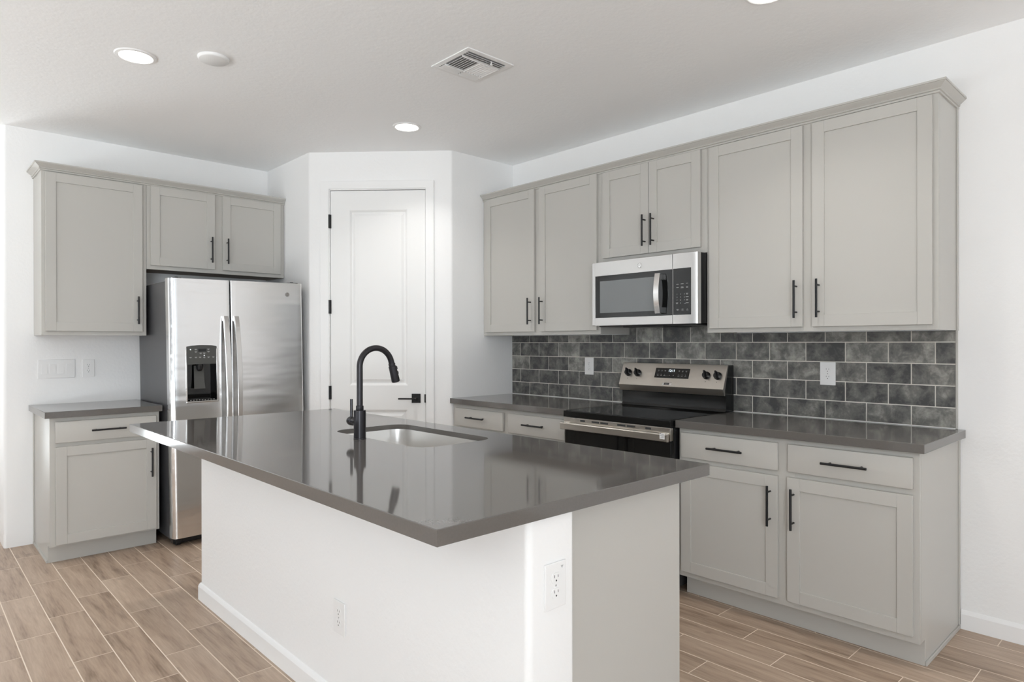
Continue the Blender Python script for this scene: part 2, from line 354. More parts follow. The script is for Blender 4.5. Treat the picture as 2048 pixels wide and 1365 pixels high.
# ------------------------------------------------------------------ pantry door (local frame on the diagonal wall)
door = bpy.data.objects.new('door_1', None); C.objects.link(door); door.location = (A.x, A.y, 0); door['kind'] = 'structure'
door['label'] = 'white two-panel pantry door in the diagonal corner wall'
door.rotation_euler = (0, 0, math.atan2(dv.y, dv.x))     # local +x along the wall, +y into the pantry, -y to the room
def lobj(name, bm, m, parent, **k):    # part whose mesh is already in its thing's local frame
    me = bpy.data.meshes.new(name); bm.to_mesh(me); bm.free(); me.materials.append(m)
    me.polygons.foreach_set('use_smooth', [True]*len(me.polygons)); me.set_sharp_from_angle(angle=math.radians(k.get('ang', 20)))
    o = bpy.data.objects.new(name, me); C.objects.link(o); o.parent = parent; return o
bm = BM()   # casing
add_box(bm, .087, .152, -.014, 0, 0, 2.505, .003); add_box(bm, .868, .929, -.014, 0, 0, 2.505, .003); add_box(bm, .087, .929, -.0145, 0, 2.449, 2.507, .003)
lobj('casing', bm, m_trim, door)
bm = BM()   # jamb with stop
add_box(bm, .149, .158, -.004, th, 0, 2.452); add_box(bm, .866, .872, -.004, th, 0, 2.452); add_box(bm, .149, .872, -.004, th, 2.442, 2.452)
lobj('jamb', bm, m_trim, door)
bm = BM(); d0, d1 = .161, .863; y0, y1 = .002, .037
pan = [(.298, .733, 1.003, 2.298), (.298, .733, .20, .827)]
add_box(bm, d0, pan[0][0], y0, y1, .008, 2.437); add_box(bm, pan[0][1], d1, y0, y1, .008, 2.437)
for za, zb in ((.008, .20), (.827, 1.003), (2.298, 2.437)): add_box(bm, pan[0][0], pan[0][1], y0, y1, za, zb)
for (a, b, c, d) in pan:    # moulded panels: slope in, then raised field
    t = bmesh.new()
    def ring(i, y): return [t.verts.new(p) for p in ((a+i, y, c+i), (b-i, y, c+i), (b-i, y, d-i), (a+i, y, d-i))]
    R = [ring(0, y0), ring(.006, y0+.002), ring(.018, y0+.013), ring(.028, y0+.013), ring(.046, y0+.003)]
    for r1_, r2_ in zip(R, R[1:]):
        for j in range(4): t.faces.new((r1_[j], r1_[(j+1) % 4], r2_[(j+1) % 4], r2_[j]))
    t.faces.new(R[-1]); merge(bm, t)
slab = lobj('door_slab', bm, m_door, door)
for zh in (2.212, 1.583, .952):
    bm = BM(); add_cyl(bm, (.155, -.010, zh-.05), (.155, -.010, zh+.05), .0075, seg=14, bev=.001); add_box(bm, .149, .166, -.006, .004, zh-.05, zh+.05)
    lobj('hinge', bm, m_black, door)
bm = BM(); add_box(bm, .762, .827, -.007, .003, .878, .944, .0015)
hd = lobj('handle_plate', bm, m_black, door)
bm = BM(); add_cyl(bm, (.795, -.006, .911), (.795, -.05, .911), .0095, seg=18); add_box(bm, .672, .806, -.057, -.046, .905, .917, .003)
lobj('lever', bm, m_black, hd)
bm = BM(); add_box(bm, .856, .869, -.006, .004, .88, .94, .001); lobj('strike_plate', bm, m_black, door)

# ------------------------------------------------------------------ cabinets
def pull(w, u, d, z, vertical, parent, L=.186, name='handle'):
    bm = BM(); r = .0056; s = .064
    if vertical:
        wcyl(bm, w, (u, d+.034, z-L/2), (u, d+.034, z+L/2), r, seg=20, bev=.0008)
        for q in (-s, s): wcyl(bm, w, (u, d-.001, z+q), (u, d+.034, z+q), .0042, seg=20)
    else:
        wcyl(bm, w, (u-L/2, d+.034, z), (u+L/2, d+.034, z), r, seg=20, bev=.0008)
        for q in (-s, s): wcyl(bm, w, (u+q, d-.001, z), (u+q, d+.034, z), .0042, seg=20)
    return obj(name, bm, m_black, parent)
def shaker(w, u0, u1, d, z0, z1, parent, hx=None, rail=.0565):   # d: face plane of the cabinet; door 19 mm thick
    bm = BM(); t = .019; b = .0012
    wbox(bm, w, u0, u0+rail, d+.001, d+t, z0, z1, b); wbox(bm, w, u1-rail, u1, d+.001, d+t, z0, z1, b)
    wbox(bm, w, u0+rail, u1-rail, d+.001, d+t, z0, z0+rail, b); wbox(bm, w, u0+rail, u1-rail, d+.001, d+t, z1-rail, z1, b)
    wbox(bm, w, u0+rail-.004, u1-rail+.004, d+.002, d+t-.0075, z0+rail-.004, z1-rail+.004)
    o = obj('door', bm, m_cab, parent)
    if hx: pull(w, hx[0], d+t, hx[1], True, o)
    return o
def drawer(w, u0, u1, d, z0, z1, parent, hu, hz):
    bm = BM(); wbox(bm, w, u0, u1, d+.001, d+.019, z0, z1, .003, 3); o = obj('drawer_front', bm, m_cab, parent)
    pull(w, hu, d+.019, hz, False, o); return o

def upper(w, u0, u1, z0, z1, d, label, stiles, group=None, scribe=None, loc=None):
    t = thing('wall_cabinet', label, 'cabinet', w.P((u0+u1)/2, .0, z0), group)
    bm = BM(); g = .0003
    wbox(bm, w, u0+.014, u1-.014, .001, d-.0195, z0+.006, z1-.001)        # box
    wbox(bm, w, u0+g, u0+.014, .001, d-.019, z0, z1); wbox(bm, w, u1-.014, u1-g, .001, d-.019, z0, z1)   # side panels to the bottom
    obj('carcass', bm, m_cab, t)
    bm = BM()   # face frame
    wbox(bm, w, u0+.02, u1-.02, d-.019, d, z0, z0+.035, .0008); wbox(bm, w, u0+.02, u1-.02, d-.019, d, z1-.035, z1, .0008)
    for (a, b) in stiles: wbox(bm, w, max(a, u0+g), min(b, u1-g), d-.019, d+.0002, z0, z1, .0008)
    wbox(bm, w, u0+.02, u1-.02, d-.018, d-.004, z0+.02, z1-.02)
    obj('face_frame', bm, m_cab, t)
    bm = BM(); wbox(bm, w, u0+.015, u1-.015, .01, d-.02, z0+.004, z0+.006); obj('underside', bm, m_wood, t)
    return t
UZ, UT, UD = 1.370, 2.41, .305
ug = None
c1 = upper(WR, P1+.001, 2.638, UZ, UT, UD, 'greige two-door wall cabinet between the pantry wall and the microwave', [(P1, 1.575), (2.04, 2.115), (2.58, 2.638)])
shaker(WR, 1.540, 2.057, UD, 1.395, 2.392, c1, (2.024, 1.537)); shaker(WR, 2.106, 2.618, UD, 1.395, 2.392, c1, (2.139, 1.537))
c2 = upper(WR, 2.638, 3.390, 1.815, UT, UD, 'short greige two-door wall cabinet directly above the microwave', [(2.638, 2.70), (3.33, 3.39)])
shaker(WR, 2.667, 3.0125, UD, 1.847, 2.385, c2, (2.991, 1.981)); shaker(WR, 3.0155, 3.357, UD, 1.847, 2.385, c2, (3.051, 1.981))
c3 = upper(WR, 3.390, 4.493, UZ, UT, UD, 'tall greige two-door wall cabinet right of the microwave, at the open end', [(3.39, 3.43), (3.90, 3.98), (4.45, 4.493)])
shaker(WR, 3.411, 3.919, UD, 1.393, 2.383, c3, (3.891, 1.529)); shaker(WR, 3.966, 4.473, UD, 1.393, 2.383, c3, (3.999, 1.529))
bm = BM(); wbox(bm, WR, 4.493, 4.499, .001, .022, UZ, 2.40, .001); obj('scribe_molding', bm, m_cab, c3)
# left wall
c4 = upper(WL, -2.915, -2.3265, UZ, UT, .315, 'single-door greige wall cabinet at the far left, above the light switches', [(-2.915, -2.88), (-2.37, -2.326)])
shaker(WL, -2.896, -2.353, .315, 1.396, 2.390, c4, (-2.385, 1.539))
c5 = upper(WL, -2.3255, -1.353, 1.826, UT, .315, 'short greige two-door wall cabinet over the refrigerator', [(-2.326, -2.27), (-1.90, -1.80), (-1.41, -1.353)])
shaker(WL, -2.302, -1.879, .315, 1.853, 2.396, c5, (-1.908, 1.991)); shaker(WL, -1.824, -1.386, .315, 1.853, 2.396, c5, (-1.796, 1.991))

def crown(name, path, z0, label, sg):
    t = [(0, 0), (.006, 0), (.0075, .002), (.0075, .007), (.005, .0085), (.005, .0095), (.011, .0115), (.0125, .014), (.0115, .0165), (.010, .0175), (.012, .020), (.017, .024), (.024, .030), (.031, .0355), (.0325, .037), (.0325, .0385), (.037, .0395), (.037, .048), (0, .048)]
    bm = BM(); sweep(bm, path, [(sg*a, z0+b) for a, b in t]); o = obj(name, bm, m_cab, ang=14); tag(o, label, 'molding'); return o
# walk with the room on the right-hand side
crown('crown_molding', [(-.001, -4.4929), (-.3053, -4.4929), (-.3053, -P1-.002)][::-1], 2.389,
      'greige crown molding along the top of the long range-wall cabinets', 1)
crown('crown_molding', [(-2.9149, -.001), (-2.9149, -.3153), (-1.3535, -.3153)][::-1], 2.398, 'greige crown molding along the top of the cabinets over the refrigerator', -1)

def base(w, u0, u1, d, label, parts, ends=(), toe=.530, tz=.107):
    t = thing('base_cabinet', label, 'cabinet', w.P((u0+u1)/2, .0, 0))
    bm = BM(); wbox(bm, w, u0, u1, .002, d-.019, tz, .874); wbox(bm, w, u0, u1, .002, toe-.016, 0.0, tz); obj('carcass', bm, m_cab, t)
    bm = BM(); wbox(bm, w, u0+.0005, u1-.0005, toe-.015, toe, 0.0, tz-.0005, .0005); obj('toe_kick', bm, m_cab, t)
    bm = BM(); wbox(bm, w, u0+.01, u1-.01, d-.018, d, tz, tz+.03, .0008); wbox(bm, w, u0+.01, u1-.01, d-.018, d, .840, .874, .0008); wbox(bm, w, u0+.01, u1-.01, d-.018, d-.001, .69, .74, .0004)
    for (a, b) in parts: wbox(bm, w, a, b, d-.018, d+.0003, tz, .874, .0008)
    wbox(bm, w, u0+.01, u1-.01, d-.017, d-.003, tz+.01, .85)
    obj('face_frame', bm, m_cab, t)
    for (a, s) in ends:   # finished end: shoe strip and scribe at the wall
        bm = BM(); wbox(bm, w, a, a+s*.008, .002, toe, 0, .017, .002); obj('shoe_molding', bm, m_cab, t)
        bm = BM(); wbox(bm, w, a, a+s*.006, .002, .020, .018, .874, .001); obj('scribe_molding', bm, m_cab, t)
    return t
b1 = base(WR, P1+.002, 2.634, .598, 'greige base cabinet with two drawers between the pantry and the range', [(P1+.002, 1.57), (2.03, 2.12), (2.58, 2.634)])
drawer(WR, 1.540, 2.050, .598, .721, .848, b1, 1.788, .789); drawer(WR, 2.101, 2.610, .598, .721, .848, b1, 2.359, .789)
shaker(WR, 1.540, 2.050, .598, .137, .700, b1, (2.020, .562)); shaker(WR, 2.101, 2.610, .598, .137, .700, b1, (2.131, .562))
b2 = base(WR, 3.400, 4.500, .598, 'greige base cabinet with two drawers and two doors, right of the range', [(3.400, 3.45), (3.90, 4.0), (4.45, 4.500)], ends=[(4.500, 1)])
drawer(WR, 3.418, 3.928, .598, .725, .853, b2, 3.676, .791); drawer(WR, 3.976, 4.479, .598, .727, .853, b2, 4.227, .791)
shaker(WR, 3.418, 3.928, .598, .137, .700, b2, (3.895, .562)); shaker(WR, 3.973, 4.479, .598, .137, .702, b2, (4.004, .564))
b3 = base(WL, -2.915, -2.325, .600, 'small greige base cabinet with one drawer, left of the refrigerator', [(-2.915, -2.87), (-2.36, -2.325)], ends=[(-2.915, -1)])
drawer(WL, -2.888, -2.345, .600, .724, .851, b3, -2.6165, .789)
shaker(WL, -2.887, -2.345, .600, .119, .700, b3, (-2.377, .554))

# ------------------------------------------------------------------ countertops
def slab_top(name, x0, x1, y0, y1, label, z0=.876, z1=.914, bev=.0018):
    bm = BM(); add_box(bm, x0, x1, y0, y1, z0, z1, bev, 2); o = obj(name, bm, m_quartz); return tag(o, label, 'countertop')
slab_top('countertop', -.632, -.001, -2.637, -P1-.001, 'dark grey quartz countertop between the pantry wall and the range')
slab_top('countertop', -.632, -.001, -4.525, -3.3955, 'dark grey quartz countertop right of the range, at the open end')
slab_top('countertop', -2.943, -2.315, -.640, -.001, 'small dark grey quartz countertop left of the refrigerator')
def rrect(x0, x1, y0, y1, r, n=8):
    p = []
    for (cx, cy, a) in ((x1-r, y1-r, 0), (x0+r, y1-r, 90), (x0+r, y0+r, 180), (x1-r, y0+r, 270)):
        p += [(cx+r*math.cos(math.radians(a+90*i/n)), cy+r*math.sin(math.radians(a+90*i/n))) for i in range(n+1)]
    return p
SX0, SX1, SY0, SY1 = -2.118, -1.738, -3.238, -2.532
IX0, IX1, IY0, IY1 = -2.7247, -1.6055, -4.1569, -1.5998
bm = BM()
def loop(bm, pts, z): return [bm.verts.new((x, y, z)) for x, y in pts]
ob = .0018
outer = [(IX0, IY0), (IX1, IY0), (IX1, IY1), (IX0, IY1)]; inner = rrect(SX0, SX1, SY0, SY1, .075)
def inset(z, o): return [(IX0+o, IY0+o), (IX1-o, IY0+o), (IX1-o, IY1-o), (IX0+o, IY1-o)]
inner2 = rrect(SX0-.04, SX1+.04, SY0-.04, SY1+.04, .09)
def capface(z, o, flip):
    t = bmesh.new(); vo = loop(t, inset(z, o), z); vi = loop(t, inner2 if flip else inner, z); es = []
    for L_ in (vo, vi):
        for i in range(len(L_)): es.append(t.edges.new((L_[i], L_[(i+1) % len(L_)])))
    bmesh.ops.triangle_fill(t, use_beauty=True, use_dissolve=False, edges=es)
    for f in t.faces:
        if (f.normal.z < 0) != flip: f.normal_flip()
    merge(bm, t)
capface(.914, ob, False); capface(.876, 0, True)
t = bmesh.new()
rings = [loop(t, inset(0, 0), .876), loop(t, inset(0, 0), .914-ob), loop(t, inset(0, ob), .914)]
for a, b in zip(rings, rings[1:]):
    for i in range(4): t.faces.new((a[i], a[(i+1) % 4], b[(i+1) % 4], b[i]))
merge(bm, t)
t = bmesh.new(); n = len(inner); rg_ = [loop(t, inner, .914), loop(t, inner, .8915), loop(t, inner2, .8915), loop(t, inner2, .876)]
for a, b in zip(rg_, rg_[1:]):
    for i in range(n): t.faces.new((a[i], a[(i+1) % n], b[(i+1) % n], b[i]))
merge(bm, t)
bmesh.ops.remove_doubles(bm, verts=bm.verts[:], dist=1e-5); bmesh.ops.recalc_face_normals(bm, faces=bm.faces[:])
tag(obj('island_countertop', bm, m_quartz), 'large dark grey quartz island top with the sink cutout', 'countertop')

# ------------------------------------------------------------------ island
WX, WX2, WY0, WY1 = -2.432, -2.262, -4.140, -1.732     # half wall
isl = thing('island_half_wall', 'white textured half wall on the seating side, under the island top', 'half wall', (WX, WY0, 0))
poly = arc(WX+rb, WY0+rb, rb, math.pi, 1.5*math.pi) + arc(WX2-.012, WY0+.012, .012, 1.5*math.pi, 2*math.pi) + [(WX2, WY1)] + arc(WX+rb, WY1-rb, rb, .5*math.pi, math.pi)
bm = BM(); add_prism(bm, poly, 'z', 0, .8755); obj('wall_body', bm, m_wall, isl, ang=40)
bm = BM(); sweep(bm, [(WX2-.02, WY1+.0003), (WX+.004, WY1+.0003), (WX-.0003, WY1-.004), (WX-.0003, WY0+.0)][::-1], [(-a, z) for a, z in bprof(.012, .085)])
obj('baseboard', bm, m_trim, isl)
CI = -1.669
ic = thing('island_cabinet', 'greige island cabinet on the working side, behind the white half wall', 'cabinet', (-1.95, WY0, 0))
bm = BM(); y0, y1 = -4.078, -1.745
add_box(bm, WX2+.0005, CI-.019, y0, y1, .107, .125); add_box(bm, WX2+.0005, CI-.085, y0, y1, 0, .107)
for yy in (y0, -3.40, -2.40, y1-.018): add_box(bm, WX2+.0005, CI-.019, yy, yy+.018, .125, .8745)
add_box(bm, WX2+.0005, WX2+.012, y0+.018, y1-.018, .125, .8745)
obj('carcass', bm, m_cab, ic)
bm = BM(); add_box(bm, WX2+.0005, CI-.0, y0-.005, y0, .0, .8745, .0012); obj('end_panel', bm, m_cab, ic)
bm = BM(); add_box(bm, CI-.084, CI-.070, y0, y1, 0, .106); obj('toe_kick', bm, m_cab, ic)
bm = BM(); add_box(bm, CI-.019, CI, y0, y1, .107, .8745, .0008); obj('face_frame', bm, m_cab, ic)
for k in range(4):
    ua = 1.790+.5725*k; ub = ua+.545; bm = BM(); t = .019; rl = .0565
    def ib(a, b, z0_, z1_, dd=t): add_box(bm, CI+.001, CI+dd, -a, -b, z0_, z1_, .0012)
    ib(ua, ua+rl, .137, .70); ib(ub-rl, ub, .137, .70); ib(ua+rl, ub-rl, .137, .137+rl); ib(ua+rl, ub-rl, .70-rl, .70); ib(ua+rl-.004, ub-rl+.004, .137+rl-.004, .70-rl+.004, t-.0075)
    dr = obj('door', bm, m_cab, ic)
    hu = ub-.03 if k % 2 == 0 else ua+.03
    bm = BM(); add_cyl(bm, (CI+t+.034, -hu, .47), (CI+t+.034, -hu, .656), .0056, seg=16)
    for q in (.499, .627): add_cyl(bm, (CI+t-.001, -hu, q), (CI+t+.034, -hu, q), .0042, seg=20)
    obj('handle', bm, m_black, dr)
    bm = BM(); add_box(bm, CI+.001, CI+t, -ua, -ub, .727, .853, .003); df = obj('drawer_front', bm, m_cab, ic)

# ------------------------------------------------------------------ sink
bm = BM(); t = bmesh.new(); rr = []
zs = [(.8755, -.018, .075), (.891, -.0185, .075), (.891, .004, .07), (.880, .0045, .072), (.80, .008, .07), (.735, .012, .066), (.712, .018, .062), (.698, .032, .055), (.690, .055, .045)]
for (z, o, r) in zs:
    rr.append(loop(t, rrect(SX0-.006+o, SX1+.006-o, SY0-.006+o, SY1+.006-o, max(.02, r)), z))
n = len(rr[0])
rr[0:1] = []; 
for a, b in zip(rr, rr[1:]):
    for i in range(n): t.faces.new((a[i], a[(i+1) % n], b[(i+1) % n], b[i]))
t.faces.new(rr[-1]); bmesh.ops.recalc_face_normals(t, faces=t.faces[:])
for f in t.faces: f.normal_flip()
merge(bm, t)
snk = obj('kitchen_sink', bm, m_sink, ang=60); tag(snk, 'undermount stainless sink bowl set into the island top', 'sink')
so = snk.modifiers.new('thick', 'SOLIDIFY'); so.thickness = .0012; so.offset = -1
bm = BM(); add_lathe(bm, [(.057, 0), (.057, .002), (.045, .003), (.04, -.0), (.012, -.0), (.012, .004), (.002, .005)], ((SX0+SX1)/2, (SY0+SY1)/2, .6902)); obj('drain', bm, m_gsteel, snk)

# ------------------------------------------------------------------ faucet
fx, fy, fz = -2.156, -2.853, .914
fa = thing('faucet', 'tall dark bronze gooseneck pull-down faucet on the island beside the sink', 'faucet', (fx, fy, fz))
bm = BM(); add_lathe(bm, [(.0262, 0), (.0262, .003), (.0250, .005), (.0250, .119), (.0242, .121), (.0165, .121)], (fx, fy, fz)); obj('base', bm, m_bronze, fa)
bm = BM(); add_lathe(bm, [(.0150, .119), (.0160, .122), (.0160, .138), (.0148, .140), (.012, .140)], (fx, fy, fz)); obj('collar', bm, m_bronze, fa)
pts = [(fx, fy, fz+.135), (fx, fy, fz+.20), (fx, fy, fz+.26)]; zc = 1.2165; R = .0785
for i in range(0, 34):
    a = math.pi - math.radians(165+0)*i/33; pts.append((fx+R+R*math.cos(a), fy, zc+R*math.sin(a)))
dx, dz = math.sin(math.radians(15)), -math.cos(math.radians(15)); e = Vector(pts[-1]); dd = Vector((dx, 0, dz)); pts.append(tuple(e+dd*.012))
bm = BM(); add_tube(bm, pts, .0127, 24); obj('spout', bm, m_bronze, fa, ang=40)
e = Vector(pts[-1]); bm = BM()
add_tube(bm, [e-dd*.002, e+dd*.004, e+dd*.005, e+dd*.009, e+dd*.0095, e+dd*.035, e+dd*.074, e+dd*.080, e+dd*.082], .017, 28, rs=[.0148, .0150, .0138, .0138, .0168, .0172, .0182, .0178, .0150])
hd = obj('spray_head', bm, m_bronze, fa, ang=40)
sd = Vector((-dz, 0, dx))   # outward normal of the head, away from the post
bm = BM()
for q in (.022, .044): 
    c = e+dd*q+sd*.0178; t = bmesh.new(); bmesh.ops.create_cube(t, size=1)
    for v in t.verts: v.co = Vector((v.co.x*.007, v.co.y*.012, v.co.z*.015))
    bmesh.ops.bevel(t, geom=t.edges[:], offset=.002, segments=2, affect='EDGES'); put(bm, t, frameM(c, sd, (0, 1, 0)))
obj('spray_buttons', bm, m_bpl, hd)
bm = BM(); add_tube(bm, [(fx, fy+.022, .984), (fx, fy+.05, .984), (fx, fy+.051, .984), (fx, fy+.053, .984), (fx, fy+.054, .984), (fx, fy+.076, .984), (fx, fy+.084, .984), (fx, fy+.088, .984)], .019, 24, rs=[.0185, .0185, .017, .017, .019, .019, .0165, .010])
kn = obj('handle_hub', bm, m_bronze, fa, ang=40)
bm = BM(); add_tube(bm, [(fx, fy+.070, .99), (fx+.001, fy+.071, 1.03), (fx+.002, fy+.073, 1.077)], .0058, 14); obj('lever', bm, m_bronze, kn)

# ------------------------------------------------------------------ backsplash
bs = thing('tile_backsplash', 'dark mottled grey subway tile backsplash with pale grout behind the range', 'backsplash', (0, -P1, .914))
bm = BM(); wbox(bm, WR, P1+.001, 4.488, .0005, .0065, .9145, 1.369)
wbox(bm, WR, 2.64, 3.388, .0005, .0065, 1.369, 1.45)
obj('grout', bm, m_grout, bs)
bm = BM(); toneL = bm.loops.layers.color.new('tile_tone')
PT, g = .2009, .0024
rows = [(.9165, 1.011, 0), (1.011, 1.1125, 1), (1.1125, 1.214, 0), (1.214, 1.3165, 1), (1.3165, 1.45, 0)]
for (za, zb, k) in rows:
    i = 0 if k == 0 else -1
    while True:
        ua = P1-.004 + PT*i + (PT/2 if k else 0); ub = ua+PT; i += 1
        if ua > 4.487: break
        a, b = max(ua, P1+.001), min(ub, 4.487)
        segs = [(a, b, zb)]
        if zb > 1.4:
            # over the range the tile runs up behind the microwave; elsewhere it stops at the cabinet bottoms
            segs = []
            if a < 2.64: segs.append((a, min(b, 2.64), 1.369))
            if b > 2.64 and a < 3.388: segs.append((max(a, 2.64) if a < 2.64 else a, min(b, 3.388), 1.418))
            if b > 3.388: segs.append((max(a, 3.388), b, 1.369))
        for (p, q, zz) in segs:
            if q-p < .006: continue
            l0 = g if p == ua else .0003; l1 = g if q == ub else .0003
            tt = BM(); wbox(tt, WR, p+l0, q-l1, .004, .0085+random.uniform(0, .0006), za+g, zz-(g if zz == zb else 0), .0009, 1)
            c = (random.random(), random.random(), random.random(), 1)
            tl = tt.loops.layers.color.new('tile_tone')
            rnd = random.random(); c = (rnd, rnd, rnd, 1)
            for f in tt.faces:
                for lp in f.loops: lp[tl] = c
            merge(bm, tt)
obj('tiles', bm, m_tile, bs, smooth=False)
bm = BM(); wbox(bm, WR, 4.488, 4.496, .0005, .0095, .9145, 1.369, .001); obj('edge_trim', bm, m_cab, bs)
bm = BM(); wbox(bm, WR, P1+.001, 2.637, .0085, .0125, .9143, .9178, .001); obj('caulk_line', bm, m_trim, bs)
bm = BM(); wbox(bm, WR, 3.397, 4.488, .0085, .0125, .9143, .9178, .001); obj('caulk_line', bm, m_trim, bs)

# ------------------------------------------------------------------ outlets and switches
def outlet(frame, wd, ht, label, name='wall_outlet', gfci=False, extra=None, group=None):
    # frame: matrix whose local x = right, y = up, z = out of the wall; origin at plate centre
    o = thing(name, label, 'outlet', frame.translation, group)
    def addp(nm, fn, m, parent):
        bm = BM(); fn(bm); bmesh.ops.transform(bm, matrix=frame, verts=bm.verts[:]); return obj(nm, bm, m, parent)
    p = addp('cover_plate', lambda b: (add_box(b, -wd/2, wd/2, -ht/2, ht/2, 0.0003, .005, .002, 2)), m_wpl, o)
    for s in (1, -1):
        def face(b, s=s):
            pts = [(.0165*math.cos(a), max(-.0135, min(.0135, .0165*math.sin(a))) + s*.0195) for a in [2*math.pi*i/28 for i in range(28)]]
            add_prism(b, pts, 'z', .004, .0066)
        r = addp('receptacle', face, m_wpl, o)
        def slots(b, s=s):
            add_box(b, -.0072, -.0056, s*.0195+.001, s*.0195+.0085, .0062, .0069); add_box(b, .0056, .0072, s*.0195+.001, s*.0195+.0075, .0062, .0069)
            add_cyl(b, (0, s*.0195-.0065, .0062), (0, s*.0195-.0065, .0069), .0024, seg=12)
        addp('slots', slots, m_slot, r)
    addp('screw', lambda b: add_cyl(b, (0, 0, .0045), (0, 0, .0058), .0028, seg=12), m_print, o)
    return o, addp
fR = lambda y, z, d=.0: frameM((-d, y, z), (0, -1, 0), (0, 0, 1))        # faces -X
fL = lambda x, z, d=.0: frameM((x, -d, z), (1, 0, 0), (0, 0, 1))         # faces -Y
outlet(fR(-2.295, 1.1515, .0092), .080, .120, 'white duplex outlet on the tile left of the range')
outlet(fR(-3.919, 1.152, .0092), .079, .120, 'white duplex outlet on the tile right of the range')
outlet(fL(-2.6085, 1.147, .0005), .072, .121, 'white duplex outlet on the wall beside the switch plate')
outlet(fR(-3.192, .348, 2.4325), .082, .116, 'white duplex outlet low on the long face of the island half wall')
o, ap = outlet(fL(-2.3385, .693, 4.1405), .078, .118, 'white duplex outlet on the narrow end of the island half wall')
def tri(b): add_prism(b, [(.018, .047), (.028, .047), (.023, .040)], 'z', .0048, .0054)
ap('marker', tri, m_print, o)
sw = thing('switch_plate', 'white plate with four rocker switches above the small left counter', 'light switch', (-2.7905, -.0005, 1.147))
bm = BM(); add_box(bm, -2.894, -2.687, -.0058, -.0006, 1.085, 1.210, .002); obj('cover_plate', bm, m_wpl, sw)
for k in range(4):
    cx = -2.7905 + (k-1.5)*.046
    bm = BM(); add_prism(bm, [(-.005, 1.1145), (-.0072 if k % 2 else -.0105, 1.1145), (-.0075, 1.147), (-.0105 if k % 2 else -.0072, 1.180), (-.005, 1.180)], 'x', cx-.0165, cx+.0165); obj('rocker', bm, m_wpl, sw)

# ------------------------------------------------------------------ ceiling fixtures
def downlight(x, y, label):
    t = thing('recessed_light', label, 'ceiling light', (x, y, ZC), 'recessed ceiling lights')
    bm = BM(); add_lathe(bm, [(.072, -.0005), (.072, -.006), (.078, -.0085), (.089, -.006), (.093, -.0005)], (x, y, ZC), 48); obj('trim_ring', bm, m_trim, t)
    bm = BM(); add_lathe(bm, [(.0735, -.002), (.0735, -.0062), (.06, -.0085), (.03, -.0095), (.001, -.0098)], (x, y, ZC), 48); obj('lens', bm, m_lamp, t)
    l = bpy.data.lights.new('recessed_light_glow', 'AREA'); l.shape = 'DISK'; l.size = .13; l.spread = math.radians(115); l.energy = DOWN; l.color = (1, .97, .93)
    lo = bpy.data.objects.new('glow', l); C.objects.link(lo); lo.parent = t; lo.location = (0, 0, -.013)
    return t
downlight(-2.717, -1.700, 'lit round recessed ceiling light nearest the left wall, beside the smoke detector')
downlight(-1.150, -1.718, 'lit round recessed ceiling light in front of the pantry door')
downlight(-1.020, -4.075, 'lit recessed ceiling light cut off by the top edge, over the right counter')
sd_ = thing('smoke_detector', 'round white smoke detector on the ceiling beside a lit light', 'smoke detector', (-2.43, -1.935, ZC))
bm = BM(); add_lathe(bm, [(.073, -.0003), (.073, -.005), (.0705, -.012), (.066, -.0155), (.001, -.0160)], (-2.43, -1.935, ZC), 48); obj('housing', bm, m_wpl, sd_, ang=40)
vt = thing('ceiling_vent', 'square white four-way air vent in the ceiling', 'air vent', (-1.442, -2.735, ZC))
vx, vy, h = -1.442, -2.735, .149
bm = BM()
for (a, b, c, d) in ((-h, h, -h, -h+.028), (-h, h, h-.028, h), (-h, -h+.028, -h+.0281, h-.0281), (h-.028, h, -h+.0281, h-.0281)): add_box(bm, vx+a, vx+b, vy+c, vy+d, ZC-.006, ZC-.0003, .0015)
obj('frame', bm, m_wpl, vt)
bm = BM(); add_box(bm, vx-h+.02, vx+h-.02, vy-h+.02, vy+h-.02, ZC-.0012, ZC-.0004); obj('duct_shadow_plate', bm, mat('duct_shade_grey', (.30, .30, .30), .7), vt)  # grey sheet behind the louvers, duct shade put into its colour
def louver(b, x0, x1, y0, y1, along, tilt):
    t = bmesh.new(); bmesh.ops.create_cube(t, size=1); L_ = (x1-x0) if along == 'x' else (y1-y0)
    for v in t.verts: v.co = Vector((v.co.x*L_, v.co.y*.0145, v.co.z*.0012))
    mm = Matrix.Translation(((x0+x1)/2, (y0+y1)/2, ZC-.0085)) @ (Matrix.Identity(4) if along == 'x' else Matrix.Rotation(math.pi/2, 4, 'Z')) @ Matrix.Rotation(tilt, 4, 'X')
    put(b, t, mm)
bm = BM(); q = h-.03
# left/right bands along Y, centre field split along X
for k in range(3):
    for (xa, xb) in ((vx-q, vx-.004), (vx+.004, vx+q)):
        louver(bm, xa, xb, vy-q+.008+k*.0165, vy-q+.008+k*.0165, 'x', .65); louver(bm, xa, xb, vy+q-.008-k*.0165, vy+q-.008-k*.0165, 'x', -.65)
for k in range(7):
    louver(bm, vx+.010+k*.0165, vx+.010+k*.0165, vy-q+.056, vy+q-.056, 'y', .65)
    louver(bm, vx-.010-k*.0165, vx-.010-k*.0165, vy-q+.056, vy+q-.056, 'y', -.65)
lv = obj('louvers', bm, m_wpl, vt, smooth=False)
bm = BM(); add_box(bm, vx-q, vx+q, vy-q+.05, vy-q+.053, ZC-.014, ZC-.004); add_box(bm, vx-q, vx+q, vy+q-.053, vy+q-.05, ZC-.014, ZC-.004); add_box(bm, vx-.0015, vx+.0015, vy-q+.053, vy+q-.053, ZC-.014, ZC-.004); obj('divider', bm, m_wpl, vt)
